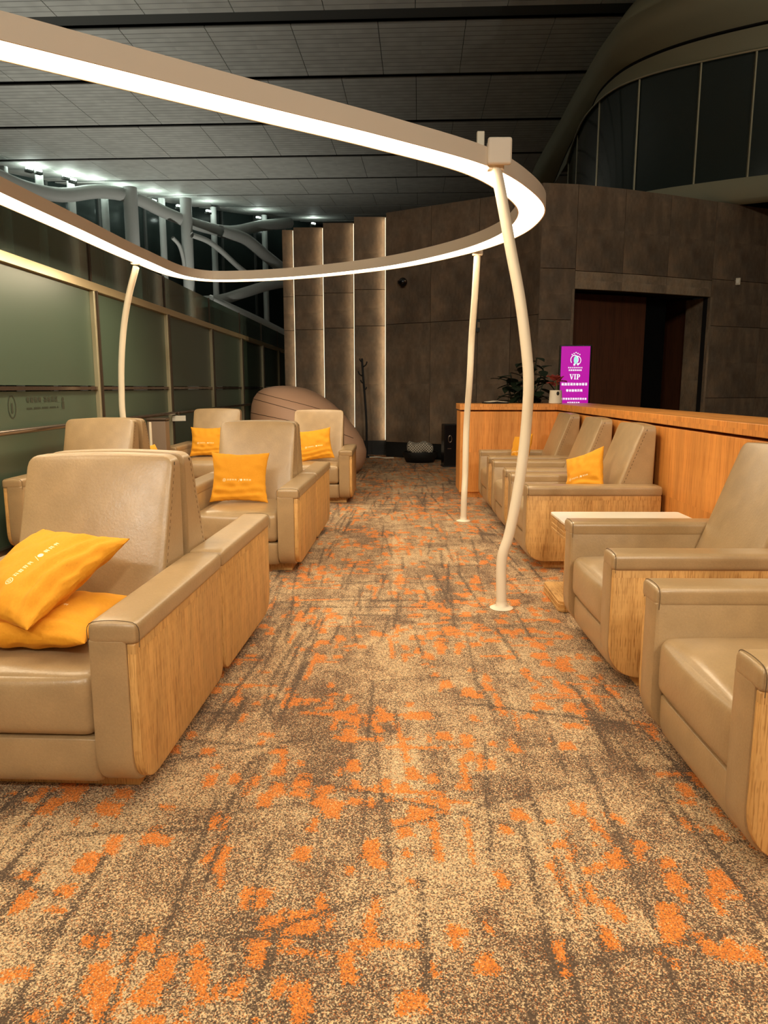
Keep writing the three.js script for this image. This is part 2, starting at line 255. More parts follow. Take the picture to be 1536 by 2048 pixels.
// ---------- concrete wall with lit fins, drum wall with doorway ----------
{
  const w = structure('wall_far', 'brown concrete panel wall with stepped fins and an open doorway', 'wall');
  const fins = [[-2.41, -2.15, 16.82], [-2.13, -1.49, 16.57], [-1.455, -0.805, 16.14], [-0.783, -0.135, 15.6]];
  const rows = [[0.3, 2.64], [2.65, 3.36], [3.37, 4.77]];
  fins.forEach(([x0, x1, d], i) => {
    for (const [y0, y1] of rows) mesh('concrete_panel', slab(x0, x1 + (i < 3 ? 0.02 : 0.03), y0, y1, d, d + 0.06), M.concrete, w);
    mesh('fin_core', slab(x0 + 0.004, x1 + 0.2, 0.3, 4.76, d + 0.062, d + 0.12), M.jointShade, w);
    mesh('skirting', slab(x0, x1 + 0.04, 0, 0.3, d - 0.02, d + 0.1), M.black, w);
    const nx = i < 3 ? fins[i + 1][0] : -0.138, nd = i < 3 ? fins[i + 1][2] : 15.24;
    const s = thing('light_strip', ['slim glowing strip on the fin by the glass wall', 'slim glowing strip between the second and third concrete fins', 'slim glowing strip between the third and fourth concrete fins', 'slim glowing strip beside the coat stand, where the flat wall begins'][i], 'light strip', [nx * (d - 0.07) / nd - 0.012, 0.32, -(d - 0.07)], 0, 'strips lighting the concrete fins');
    mesh('diffuser', rbox(0.008, 4.42, 0.02, 0.003, 0, 2.21, 0), M.stripGlow, s);
    mesh('channel', rbox(0.008, 4.42, 0.026, 0.002, 0.009, 2.21, 0), M.mullionDark, s);
    const l = new THREE.RectAreaLight(LAMP, STRIP_RADIANCE * [0.4, 0.7, 0.55, 1][i], 0.02, 4.4); l.position.set(-0.006, 2.21, 0); s.add(l); l.updateWorldMatrix(true, false);
    const q = l.getWorldPosition(new THREE.Vector3()); l.lookAt(q.x - 1, q.y, q.z - 0.6);
  });
  const P = [[-0.138, 15.22], [0.72, 14.66], [1.57, 14.12], [2.12, 13.76], [2.5, 13.1], [3.12, 13.2], [4.02, 13.52], [4.95, 13.93], [5.96, 14.42], [7.2, 15.0], [9, 15.9], [11.5, 17.3]];
  const tops = 4.77, panel = (a, b, y0, y1, mat, name = 'concrete_panel') => {
    const dx = b[0] - a[0], dd = b[1] - a[1], L = Math.hypot(dx, dd), m = mesh(name, rbox(L - 0.008, y1 - y0 - 0.008, 0.06, 0.004, 0, (y0 + y1) / 2, -0.03), mat, w);
    m.position.set((a[0] + b[0]) / 2, 0, -(a[1] + b[1]) / 2); m.rotation.y = Math.atan2(dd, dx); return m;
  };
  for (let i = 0; i + 1 < P.length; i++) {
    const a = P[i], b = P[i + 1], door = i >= 5 && i <= 7;
    const rr = door ? [[3.07, 3.37, M.concretePale], [3.37, tops]] : i < 4 ? [[0.3, 2.64], [2.64, tops]] : [[0.3, 1.2], [1.2, 2.55], [2.55, 3.4], [3.4, tops]];
    for (const [y0, y1, mt] of rr) panel(a, b, y0, y1, mt ?? M.concrete);
    if (!door) { const s = panel(a, b, 0, 0.3, M.black, 'skirting'); s.position.z += 0.012; }
    const back = mesh('wall_core', rbox(Math.hypot(b[0] - a[0], b[1] - a[1]) + 0.02, door ? 1.68 : 4.74, 0.1, 0.004, 0, door ? 3.92 : 2.38, -0.115), M.jointShade, w);
    back.position.set((a[0] + b[0]) / 2, 0, -(a[1] + b[1]) / 2); back.rotation.y = Math.atan2(b[1] - a[1], b[0] - a[0]);
  }
  // doorway: jambs, closed leaf, dark passage behind
  const dr = structure('door_1', 'tall doorway with a brown sliding leaf standing half open', 'door');
  const A = P[5], B = P[8], ang = Math.atan2(B[1] - A[1], B[0] - A[0]), L = Math.hypot(B[0] - A[0], B[1] - A[1]);
  dr.position.set(A[0], 0, -A[1]); dr.rotation.y = ang;
  mesh('leaf', rbox(L * 0.62, 3.06, 0.06, 0.006, L * 0.31, 1.53, -0.42), M.doorWood, dr);
  mesh('leaf', rbox(L * 0.2, 3.06, 0.06, 0.006, L * 0.7, 1.53, -0.5), M.gloss, dr);
  mesh('jamb', rbox(0.05, 3.07, 0.6, 0.004, -0.02, 1.535, -0.3), M.concretePale, dr);
  mesh('jamb', rbox(0.05, 3.07, 0.6, 0.004, L + 0.02, 1.535, -0.3), M.concretePale, dr);
  mesh('passage_wall', box(0.06, 3.2, 4, L * 0.55, 1.6, -2.55), M.doorWood, dr); mesh('passage_wall', box(0.06, 3.2, 4, L + 0.08, 1.6, -2.55), M.doorWood, dr);
  mesh('passage_end', box(L, 3.2, 0.06, L * 0.7, 1.6, -4.5), M.black, dr); mesh('passage_ceiling', box(L + 0.1, 0.06, 4.5, L / 2, 3.13, -2.35), M.black, dr);
}
// ---------- upper gallery: sill, dark glazing, sweeping canopy ----------
{
  const g = structure('wall_gallery', 'dark glazed upper gallery under a sweeping curved canopy', 'wall');
  const path = (pts, n) => new THREE.CatmullRomCurve3(pts, false, 'centripetal').getPoints(n);
  const base = [[4.75, 21.4], [4.5, 19.6], [4.35, 17.6], [4.55, 16.3], [5.09, 15.56], [6.09, 14.87], [6.75, 14.5], [8.2, 13.9], [10.5, 13.4], [13, 13.2]];
  const N = 60, cur = path(base.map(([x, d]) => V(x, 0, d)), N), up = (c, h, k = 0) => c.map((p, i) => { const a = c[Math.max(0, i - 1)], b = c[Math.min(c.length - 1, i + 1)], t = b.clone().sub(a).normalize(); return new THREE.Vector3(p.x - t.z * -k * -1, h, p.z + t.x * k * 1); });
  const joints = [0, 8, 16, 24, 31, 38, 45, 52, 60];
  for (let k = 0; k + 1 < joints.length; k++) { const s = cur.slice(joints[k], joints[k + 1] + 1); mesh('glass_pane', ribbon([up(s, 5.2), up(s, 7.4)]), M.darkGlass, g); }
  for (const j of joints) { const p = cur[j]; mesh('post', rbox(0.03, 2.2, 0.05, 0.005, p.x, 6.3, p.z + 0.03), M.mullion, g); }
  const sill = [up(cur, 5.24, 0.0), up(cur, 5.2, 0.16), up(cur, 4.82, 0.2), up(cur, 4.76, 0.0)]; mesh('sill', ribbon(sill), M.canopy, g);
  const back = [up(cur, 4.7, -1.6), up(cur, 7.8, -1.6)]; mesh('back_wall', ribbon(back), M.black, g);
  const sil = path([[4.6, 8.0, 27], [4.454, 8.2, 25.1], [4.32, 8.2, 20.95], [4.23, 8.2, 18.2], [4.242, 8.2, 15.79], [4.443, 8.2, 15.14], [4.813, 8.2, 14.55], [5.6, 8.25, 13.7], [6.8, 8.3, 12.9], [9, 8.4, 12.1], [13, 8.5, 11.6]].map((q) => V(...q)), N);
  const groove = path([[5.1, 7.7, 25], [4.75, 7.75, 21.4], [4.62, 7.8, 18.8], [4.523, 7.8, 17.5], [4.7, 7.8, 16.4], [5.1, 7.8, 15.68], [5.67, 7.8, 15.1], [6.66, 7.8, 14.45], [8.2, 7.8, 13.7], [10.5, 7.8, 13.1], [13, 7.8, 12.9]].map((q) => V(...q)), N);
  const head = up(cur, 7.4, 0.04), lip = groove.map((p) => p.clone().setY(7.76));
  mesh('canopy_band', ribbon([head, lip]), M.canopy, g);
  mesh('canopy_groove', ribbon([lip, groove.map((p) => new THREE.Vector3(p.x + 0.05, 7.8, p.z - 0.05)), groove.map((p) => p.clone().setY(7.82))]), M.jointShade, g);
  mesh('canopy_shell', ribbon([groove.map((p) => p.clone().setY(7.82)), groove.map((p, i) => p.clone().lerp(sil[i], 0.5).setY(7.93)), sil, sil.map((p) => p.clone().add(new THREE.Vector3(0.5, 0.7, -0.4))), sil.map((p) => p.clone().add(new THREE.Vector3(2.5, 1.3, -2)))]), M.canopy, g);
  mesh('head_rail', tube(up(cur, 7.38, 0.05), 0.02, N, 6), M.mullion, g);
}

// ---------- hall ceiling ----------
const CEIL = (d) => d < 28 ? 10 : 10 + Math.pow((d - 28) / 16, 1.6) * 1.1;
{
  const c = structure('ceiling', 'high slatted grey ceiling in long bands with dark gaps', 'ceiling');
  c.rotation.y = -0.035;
  const S = 3.6;
  for (let n = -1; n <= 8; n++) {
    const d0 = 18.8 + n * S + (n === 0 ? 0.55 : 0.14), d1 = 18.8 + (n + 1) * S - 0.14, y0 = CEIL(d0), y1 = CEIL(d1), tilt = Math.atan2(y1 - y0, d1 - d0), len = Math.hypot(d1 - d0, y1 - y0);
    const g = rbox(2.085, 0.05, len, 0.006);
    for (let k = -11; k <= 7; k++) { const m = mesh('ceiling_panel', g, M.ceiling, c); m.position.set(k * 2.1 + (n % 2 ? 0.9 : 0), (y0 + y1) / 2, -(d0 + d1) / 2); m.rotation.x = tilt; }
  }
  mesh('ceiling_gap_shade', box(70, 0.1, 90, 0, 12.6, -18), M.jointShade, c); mesh('ceiling_beam', rbox(40, 0.1, 0.66, 0.02, -3, 10.12, -19.0), M.hallWall, c);  // near-black sheet stands for the shade above the band gaps
  mesh('ceiling_field', box(44, 0.08, 27.5, -2, 10.0, -1.3), M.ceiling, c);
}

// ---------- hall enclosure ----------
{
  const w = structure('wall_hall', 'plain dark walls of the big hall', 'wall');
  mesh('wall_panel', box(70, 13, 0.2, 0, 6.5, 12), M.hallWall, w); mesh('wall_panel', box(0.2, 13, 70, 14, 6.5, -20), M.hallWall, w);
  mesh('wall_panel', box(0.2, 13, 70, -30, 6.5, -20), M.hallWall, w); mesh('wall_panel', box(70, 13, 0.2, 0, 6.5, -56), M.hallWall, w);
}
// ---------- unseen lamps: posts placed to light the ceiling, projectors for faces towards the camera ----------
[[-8, 13.5, 'uplight post behind the frosted glass wall'], [-10.5, 23, 'uplight post out on the hall floor towards the facade'], [-8.5, 33, 'uplight post at the foot of the roof tree'], [9.5, 7, 'uplight post behind the long counter', 2], [1, -7, 'uplight post behind the photographer']].forEach(([x, d, where, k = 1]) => {
  const o = thing('unseen_uplight_post', 'unseen slim grey ' + where, 'uplight', [x, 0, -d], 0, 'unseen uplight posts placed to light the hall ceiling');
  mesh('post', cyl(0.06, 0.05, 2.25, 0, 0, 0), M.hallWall, o); mesh('head', cyl(0.12, 0.16, 0.14, 0, 2.2, 0), M.hallWall, o); mesh('lens', cyl(0.13, 0.13, 0.02, 0, 2.335, 0), M.postGlow, o);
  const l = new THREE.SpotLight(HALL, UPLIGHT * k, 0, 1.25, 0.6); l.position.set(0, 2.42, 0); l.target.position.set(0, 6, 0); l.castShadow = true; l.shadow.radius = 6; o.add(l, l.target);
});
[[-4.5, -9, 'unseen ceiling projector behind the photographer, over the glass wall side'], [3.5, -9.5, 'unseen ceiling projector behind the photographer, over the counter side']].forEach(([x, d, label]) => {
  const o = thing('unseen_ceiling_projector', label, 'projector', [x, 9.7, -d], 0, 'unseen ceiling projectors placed to light the lounge from the front');
  mesh('stem', cyl(0.02, 0.02, 0.24, 0, 0.02, 0), M.hallWall, o); const h = mesh('head', cyl(0.12, 0.1, 0.26, 0, -0.13, 0), M.hallWall, o); h.rotation.x = 1.1;
  const l = new THREE.SpotLight(WASHTINT, FRONT, 0, 0.5, 0.9); l.position.set(0, -0.3, -0.3); l.target.position.set(-x * 0.6, 2 - 9.7, -(7 - d)); l.castShadow = true; l.shadow.radius = 25; o.add(l, l.target);  // out of view; lights the lamp housing, chair fronts and far wall
});
// ---------- window facade at the end of the hall ----------
const FA = V(-15.5, 0, 29.8), FB = V(-4.6, 0, 47), FT = FB.clone().sub(FA).normalize(), FN = new THREE.Vector3(-FT.z, 0, FT.x);   // FN points into the hall
if (FN.x < 0) FN.negate();
function onFacade(px, py, off = 0) {                                  // where a line of sight meets the facade (or a plane in front of it)
  const r = ray(px, py), dir = new THREE.Vector3(r[0], r[1], -r[2]), o = new THREE.Vector3(0, EYE, 0), q = FA.clone().addScaledVector(FN, off);
  return o.addScaledVector(dir, q.sub(new THREE.Vector3(0, EYE, 0)).dot(FN) / dir.dot(FN));
}
{
  const f = structure('window_1', 'dark night facade of tall panes behind white posts', 'window');
  const Ltot = 52, start = FA.clone().addScaledVector(FT, -20), turn = Math.atan2(-FT.z, FT.x);
  for (let k = 0; k < 20; k++) {
    const mid = start.clone().addScaledVector(FT, (k + 0.5) * 2.6), top = Math.min(11.6, CEIL(-mid.z) + 0.3);
    for (const [y0, y1] of [[0, 4], [4, 7.6], [7.6, top]]) { const m = mesh('glass_pane', rbox(2.5, y1 - y0 - 0.08, 0.03, 0.004, 0, (y0 + y1) / 2, 0), M.darkGlass, f); m.position.copy(mid).addScaledVector(FN, -1.5); m.rotation.y = turn; }
    const b = mesh('frame_post', rbox(0.12, top, 0.25, 0.01, 0, top / 2, 0), M.hallWall, f); b.position.copy(start).addScaledVector(FT, k * 2.6).addScaledVector(FN, -1.5); b.rotation.y = turn;
    const o = mesh('night_backing', box(2.6, top, 0.05, 0, top / 2, 0), M.black, f); o.position.copy(mid).addScaledVector(FN, -5); o.rotation.y = turn;
  }
  // white roof tree: columns and branching beams, one welded structure
  [10, 80, 142, 208, 322, 425, 527].forEach((px) => { const p = onFacade(px, 380, 0); mesh('slim_post', cyl(0.16, 0.16, CEIL(-p.z) - 0.2, p.x, 0, p.z, 12), M.whiteSteel, f); });
  const tree = thing('roof_tree', 'white branching steel roof tree in front of the night facade', 'roof support');
  for (const [px, r] of [[262, 0.3], [372, 0.27]]) { const p = onFacade(px, 420, 1.2); mesh('column', cyl(r, r, CEIL(-p.z) - 0.25, p.x, 0, p.z), M.whiteSteel, tree); }
  const beam = (pts, r, off) => mesh('beam', tube(pts.map(([x, y]) => onFacade(x, y, off)), r, 40, 10), M.whiteSteel, tree);
  beam([[-30, 340], [40, 372], [120, 390], [200, 383], [270, 396], [330, 425], [395, 450], [460, 463], [520, 452], [580, 446]], 0.28, 1.0);
  beam([[440, 462], [490, 478], [530, 510], [580, 550]], 0.3, 1.3);
  beam([[384, 470], [415, 482], [440, 500], [475, 532], [500, 552]], 0.13, 1.6);
  beam([[345, 475], [358, 490], [366, 515], [370, 545]], 0.09, 1.5);
  beam([[395, 604], [440, 600], [490, 585], [540, 570], [600, 560]], 0.26, 2.0);
  beam([[420, 600], [470, 622], [520, 645], [590, 680]], 0.26, 2.2);
  // floodlights on the facade head
  const F0 = [[58, 333], [76, 337], [131, 348], [145, 355], [190, 370], [246, 386], [306, 397], [357, 408], [416, 418], [516, 431], [626, 443]];
  const where = ['at the far end of the facade head', 'paired with the end floodlight', 'above the second slim post', 'beside the second slim post', 'between the second and third slim posts', 'against the thick white column', 'past the thick white column', 'before the second white column', 'above the hooked branch', 'above the meeting of the roof tree beams', 'above the tops of the concrete fins'];
  F0.forEach(([px, py], i) => {
    const p = onFacade(px, py + 4, 0.5), o = thing('floodlight', 'small bright floodlight ' + where[i], 'floodlight', [p.x, p.y, p.z], turn, 'floodlights along the facade head');
    mesh('housing', rbox(0.3, 0.1, 0.2, 0.02, 0, -0.1, 0), M.hallWall, o); mesh('lens', rbox(0.26, 0.08, 0.14, 0.02, 0, 0, 0.03), M.floodGlow, o);
    const l = new THREE.PointLight(COOL, FLOOD); l.position.set(0, 0.0, 0.03); l.shadow.radius = 3; l.castShadow = true; o.add(l);
  });
}

// ---------- loop lamps on bent poles ----------
function loopCurve(pts) { return new THREE.CatmullRomCurve3(pts.map(([x, d]) => V(x, 0, d)), true, 'centripetal'); }
function sweep(c, n, prof) {                                          // prof: [offset across, height] polyline
  const rows = prof.map(() => []);
  for (let i = 0; i <= n; i++) { const p = c.getPointAt(i % n / n), t = c.getTangentAt(i % n / n), nx = -t.z, nz = t.x; prof.forEach(([o, h], k) => rows[k].push(new THREE.Vector3(p.x + nx * o, h, p.z + nz * o))); }
  return ribbon(rows);
}
function loopLamp(label, pts, poles, h, lights, gain) {
  const o = thing('loop_lamp', label, 'lamp'), c = loopCurve(pts), n = 220, W = 0.1;
  const seg = [[[-W, h], [-W, h + 0.1]], [[-W, h + 0.1], [W, h + 0.1]], [[W, h + 0.1], [W, h]], [[W, h], [W - 0.008, h]], [[-W + 0.008, h], [-W, h]]];
  mesh('housing', seg.map((s) => sweep(c, n, s)), M.housing, o);
  mesh('diffuser', sweep(c, n, [[W - 0.008, h + 0.004], [-W + 0.008, h + 0.004]]), M.glow, o);
  for (let i = 0; i < lights; i++) {
    const u = (i + 0.5) / lights, p = c.getPointAt(u), t = c.getTangentAt(u), L = c.getLength() / lights;
    const l = new THREE.RectAreaLight(LAMP, RING_RADIANCE * gain, 0.17, L * 0.96); l.up.copy(t); l.position.set(p.x, h - 0.004, p.z); o.add(l); l.lookAt(p.x, h - 2, p.z);
  }
  for (const q of poles) {
    const pole = mesh('pole', tube(q.map((a) => V(...a)), 0.033, 60, 14), M.paint, o), b = q[0], t = q[q.length - 1];
    mesh('base_plate', new THREE.LatheGeometry([[0, 0], [0.075, 0], [0.075, 0.006], [0.055, 0.014], [0.036, 0.02], [0.036, 0.05]].map((a) => new THREE.Vector2(...a)), 24).translate(b[0], 0, -b[2]), M.paint, pole);
    mesh('clamp', rbox(0.1, 0.16, 0.05, 0.012, t[0], h + 0.06, -t[2]), M.housing, pole);
  }
  return o;
}
const loopPts = [[-1.491, 3.04], [-0.663, 3.68], [-0.048, 4.15], [0.5, 4.64], [0.8, 5.12], [0.99, 5.6], [1.03, 6.0], [0.98, 6.5], [0.77, 7.1], [0.371, 7.74], [-0.08, 8.25], [-1.085, 8.92], [-1.8, 9.16], [-2.2, 9.15], [-2.44, 8.86], [-2.57, 7.7], [-2.62, 6.2], [-2.66, 5.2], [-2.7, 3.6], [-2.68, 2.8], [-2.5, 2.45], [-2.2, 2.5]];
const lamp1 = loopLamp('glowing loop-shaped lamp on bent white poles above the armchairs', loopPts, [
  [[0.702, 0, 4.6], [0.698, 0.34, 4.6], [0.735, 0.47, 4.6], [0.80, 0.88, 4.6], [0.828, 1.25, 4.6], [0.829, 1.45, 4.6], [0.811, 1.62, 4.6], [0.763, 1.92, 4.6], [0.701, 2.2, 4.6], [0.637, 2.49, 4.59], [0.592, 2.67, 4.575]],
  [[0.754, 0, 7.75], [0.758, 0.3, 7.75], [0.768, 0.44, 7.8], [0.783, 1.0, 7.9], [0.796, 1.5, 7.9], [0.803, 1.9, 7.85], [0.81, 2.3, 7.7], [0.806, 2.67, 7.5]].map(([x, y, d]) => [x, y, d - (y > 1 ? 0.12 : 0)]),
  [[-2.9, 0, 8.3], [-2.9, 0.35, 8.3], ...[[246, 835, 8.25], [243, 780, 8.25], [243, 720, 8.22], [248, 650, 8.15], [258, 590, 8.02], [272, 535, 7.86]].map(([x, y, d]) => { const p = atD(x, y, d); return [p.x, p.y, d]; })]], 2.66, 22, 1);
// bracket and driver box on the near pole
mesh('bracket', rbox(0.14, 0.15, 0.03, 0.02, 0.61, 2.735, -4.53), M.housing, lamp1).rotation.y = 0;
mesh('driver_box', rbox(0.045, 0.12, 0.03, 0.006, 0.52, 2.84, -4.72), M.paint, lamp1);
// a lamp out of view behind the photographer, placed to light the near floor
loopLamp('unseen matching loop-shaped lamp behind the photographer, lighting the near floor', loopPts.map(([x, d]) => [-x - 0.7, -d + 4.75]), [
  [[-1.4, 0, 0.15], [-1.4, 0.34, 0.15], [-1.53, 1.3, 0.15], [-1.45, 2.0, 0.15], [-1.29, 2.67, 0.17]],
  [[2.02, 0, -3.05], [2.02, 0.35, -3.05], [2.14, 1.4, -3.0], [2.05, 2.2, -3.0], [1.9, 2.67, -3.0]]], 2.66, 14, 0.6);

// ---------- armchairs ----------
const chairGeo = (() => {
  const D = 0.515, g = {};
  const side = (inset, y0, y1, rf) => roundPoly([[-D + inset, y1, 0.01], [-D + inset, y0, 0.08], [D - inset, y0, rf], [D - inset, y1, 0.01]], 8);
  g.arm = profile(side(0, 0.062, 0.6, 0.16), 0.128, 0.012);
  g.wood = profile(side(0.006, 0.072, 0.586, 0.16), 0.03, 0.004);
  g.cap = softBox(0.168, 0.078, 2 * D + 0.004, 0.024, 12, (v, u) => { v.y += 0.004 * Math.max(0, u.y) * (1 - u.x * u.x); });
  g.seat = softBox(0.64, 0.225, 0.75, 0.045, 18, (v, u) => { v.y += Math.max(0, u.y) * 0.022 * (1 - u.x ** 2) * (1 - u.z ** 4); v.z += Math.max(0, u.z) * 0.018 * (1 - u.x ** 2) * (1 - u.y ** 2); });
  g.apron = softBox(0.64, 0.18, 0.6, 0.02, 8, (v, u) => { v.z -= u.z > 0 && u.y < 0 ? 0.03 * u.y * u.y : 0; });
  g.back = softBox(0.64, 0.72, 1, 0.045, 20, (v, u) => {
    const f = clamp((v.z + 0.5), 0, 1), yy = clamp((v.y + 0.36) / 0.72, 0, 1), t = lerp(0.375, 0.1, yy) + 0.022 * Math.max(0, u.z) * (1 - u.x ** 2) * (1 - u.y ** 2);
    const edge = (0.5 - Math.abs(f - 0.5)) < 0.045 ? 1 : 0; v.z = f * t; v.y += 0.012 * Math.max(0, u.y) * (1 - u.x ** 2);
  });
  // stitches down both front edges of the back
  const st = []; for (const s of [-1, 1]) for (let k = 0; k < 26; k++) { const yy = 0.03 + k / 27, t = lerp(0.375, 0.1, yy); const b = new THREE.BoxGeometry(0.004, 0.014, 0.004).rotateX(-0.36).translate(s * 0.3185, yy * 0.72 - 0.36, t - 0.036); st.push(b); }
  g.stitch = [0, 1].map((i) => mergeGeometries(st.slice(i * 26, i * 26 + 26).map(clean)));
  g.seamline = tube([new THREE.Vector3(0.084, -0.045, 0), new THREE.Vector3(0.084, 0.02, 0), new THREE.Vector3(0.07, 0.036, 0), new THREE.Vector3(-0.07, 0.036, 0), new THREE.Vector3(-0.084, 0.02, 0), new THREE.Vector3(-0.084, -0.045, 0)], 0.0013, 24, 5);
  g.plinth = rbox(0.8, 0.075, 0.78, 0.006, 0, 0.037, -0.04);
  return g;
})();
function armchair(label, x, d, turn, group) {                        // (x, d) = middle of the chair; turn 0 faces the camera
  const o = thing('armchair', label, 'armchair', [x, 0, -d], turn, group), L = M.leather, g = chairGeo;
  mesh('base', g.plinth, M.oak, o).userData.label = 'recessed wooden base';
  const se = mesh('seat', g.seat, L, o); se.position.set(0, 0.36, 0.125);
  const ap = mesh('front_apron', g.apron, L, o); ap.position.set(0, 0.155, 0.185);
  const bk = mesh('backrest', g.back, L, o); bk.position.set(0, 0.745, -0.5);
  for (const q of g.stitch) mesh('stitching', q, M.seam, bk).userData.kind = 'stuff';
  for (const s of [-1, 1]) {
    const a = mesh('armrest', g.arm, L, o); a.position.x = s * 0.384;
    const w = mesh('side_panel', g.wood, M.oak, a); w.position.x = s * 0.078; w.userData.label = 'oak veneer side panel';
    const c = mesh('arm_cap', g.cap, L, a); c.position.set(s * 0.0185, 0.618, 0);
    const e = mesh('seam', g.seamline, M.seam, a); e.position.set(s * 0.0185, 0.618, 0.504);
  }
  return o;
}
const DH = 0.515;
const chairs = {
  A1: armchair('taupe leather armchair holding two stacked yellow cushions', -1.285, 2.28 + DH, -0.035, 'island armchairs'),
  A2: armchair('armchair set back to back with the one holding two cushions', -1.243, 2.28 + 3 * DH + 0.03, Math.PI - 0.045, 'island armchairs'),
  B1: armchair('armchair with one embroidered cushion upright on its wide seat, mid aisle', -1.165, 5.43 + DH, -0.03, 'island armchairs'),
  B2: armchair('armchair back to back with the mid-aisle one, facing the brown pod', -1.135, 5.43 + 3 * DH + 0.02, Math.PI - 0.03, 'island armchairs'),
  B3: armchair('armchair beside the glass wall whose back stands before a bent pole', -2.72, 5.98 + DH, 0.0, 'island armchairs'),
  B4: armchair('armchair by the glass wall turned away towards the slim bin', -2.7, 5.98 + 3 * DH + 0.02, Math.PI, 'island armchairs'),
  C1: armchair('last island armchair directly in front of the brown pod', -0.965, 8.85 + DH, 0, 'island armchairs'),
  C2: armchair('armchair in front of the slim bin, cushion on its corner by the glass wall', -2.42, 9.35 + DH, 0, 'island armchairs'),
};
const RW = 0.995 + DH, RT = -Math.PI / 2;
armchair('first armchair against the oak counter, its near arm beside the aisle end', RW, 2.385, RT, 'armchairs along the oak counter');
armchair('armchair against the oak counter next to the white side table', RW, 3.745, RT, 'armchairs along the oak counter');
armchair('counter armchair with a tilted yellow cushion by its wide oak side', RW + 0.03, 6.08, RT, 'armchairs along the oak counter');
armchair('counter armchair without cushion between two cushioned ones', RW + 0.04, 7.27, RT, 'armchairs along the oak counter');
armchair('counter armchair in the corner of the oak counter, small cushion on it', RW + 0.05, 8.53, RT, 'armchairs along the oak counter');

// ---------- cushions ----------
function pillowGeo(seed, wr = 1) {
  const n = 44, w = 0.46, h = 0.4, T = 0.13, r = rngOf(seed), ns = noiseGrid(32, r), pos = [], uv = [], idx = [], ph = [r() * 6, r() * 6, r() * 6, r() * 6];
  for (const s of [1, -1]) for (let j = 0; j <= n; j++) for (let i = 0; i <= n; i++) {
    const u = Math.sin((i / n - 0.5) * Math.PI), v = Math.sin((j / n - 0.5) * Math.PI), e = (1 - u * u) * (1 - v * v);
    let z = T / 2 * Math.pow(e, 0.42);
    const eu = Math.pow(Math.abs(u), 2.2), ev = Math.pow(Math.abs(v), 2.2), f = Math.min(1, e * 6);
    z += wr * f * (0.0045 * ev * Math.sin(u * 15 + ph[0] + v * 3) + 0.004 * eu * Math.sin(v * 13 + ph[1] + u * 4) + 0.005 * smooth(0.1, -0.8, v) * Math.sin(v * 21 + Math.sin(u * 2.4 + ph[2]) * 1.8) + 0.012 * (ns(u * 4 + 8, v * 4 + 8) - 0.5));
    const ed = 0.004 * wr * (ns(i * 0.7, j * 0.7 + 5) - 0.5);
    pos.push(w / 2 * u * (1 - 0.12 * (1 - v * v)) + ed * eu, h / 2 * v * (1 - 0.1 * (1 - u * u)) + ed * ev, s * (i % n && j % n ? Math.max(z, 0.002) : 0));
    const a = (u + 1) / 2, b = (v + 1) / 2; uv.push(...(s > 0 ? [a, b] : [a * 0.9 + 0.05, 0.6 + b * 0.35]));
  }
  const m = (n + 1) * (n + 1), q = n + 1;
  for (let s = 0; s < 2; s++) for (let j = 0; j < n; j++) for (let i = 0; i < n; i++) { const a = s * m + j * q + i; if (!s) idx.push(a, a + 1, a + q, a + 1, a + q + 1, a + q); else idx.push(a, a + q, a + 1, a + 1, a + q, a + q + 1); }
  const g = new THREE.BufferGeometry(); g.setAttribute('position', new THREE.Float32BufferAttribute(pos, 3)); g.setAttribute('uv', new THREE.Float32BufferAttribute(uv, 2)); g.setIndex(idx); g.computeVertexNormals(); return g;
}
const pg = [pillowGeo(1), pillowGeo(2, 0.8), pillowGeo(3, 1.2), pillowGeo(4)];
function cushion(label, k, p, e, order = 'YXZ', scale = 1) {
  const m = mesh('cushion', pg[k], M.velvet); m.position.set(p[0], p[1], -p[2]); m.rotation.order = order; m.rotation.set(...e); m.scale.setScalar(scale); return tag(m, label, 'cushion', 'yellow cushions on the armchairs');
}
cushion('plump yellow velvet cushion lying flat underneath another cushion', 1, [-1.27, 0.568, 2.6], [-Math.PI / 2 + 0.08, -0.06, 0], 'YXZ', 1.08);
cushion('embroidered yellow cushion lying askew on top of another cushion', 2, [-1.325, 0.715, 2.66], [-Math.PI / 2 + 0.42, -0.42, Math.PI / 2], 'YXZ', 1.16);
cushion('yellow cushion upright on the mid-aisle armchair seat', 0, [-1.225, 0.69, 5.88], [-0.3, 0.02, -0.01], 'YXZ', 1.02);
cushion('tilted yellow cushion in the last armchair before the pod', 3, [-0.98, 0.69, 9.28], [-0.3, 0.05, 0.14]);
cushion('yellow cushion in the armchair in front of the slim bin', 0, [-2.46, 0.69, 9.82], [-0.3, 0.0, 0]);
cushion('yellow cushion half hidden behind the back-to-back chair backs by the aisle', 1, [-1.24, 0.6, 3.86], [-Math.PI / 2 + 0.5, Math.PI, 0.1]);
cushion('yellow cushion of which a corner shows behind the glass wall chairs', 3, [-2.5, 0.63, 7.6], [-0.5, 1.3, 0]);
cushion('yellow cushion leaning on the oak-sided counter armchair', 2, [1.57, 0.695, 6.04], [-0.25, RT + 0.45, 0.34], 'YXZ', 0.95);
cushion('small yellow cushion on the corner armchair of the counter', 0, [1.47, 0.69, 8.5], [-0.25, RT + 0.3, 0.15], 'YXZ', 0.9);

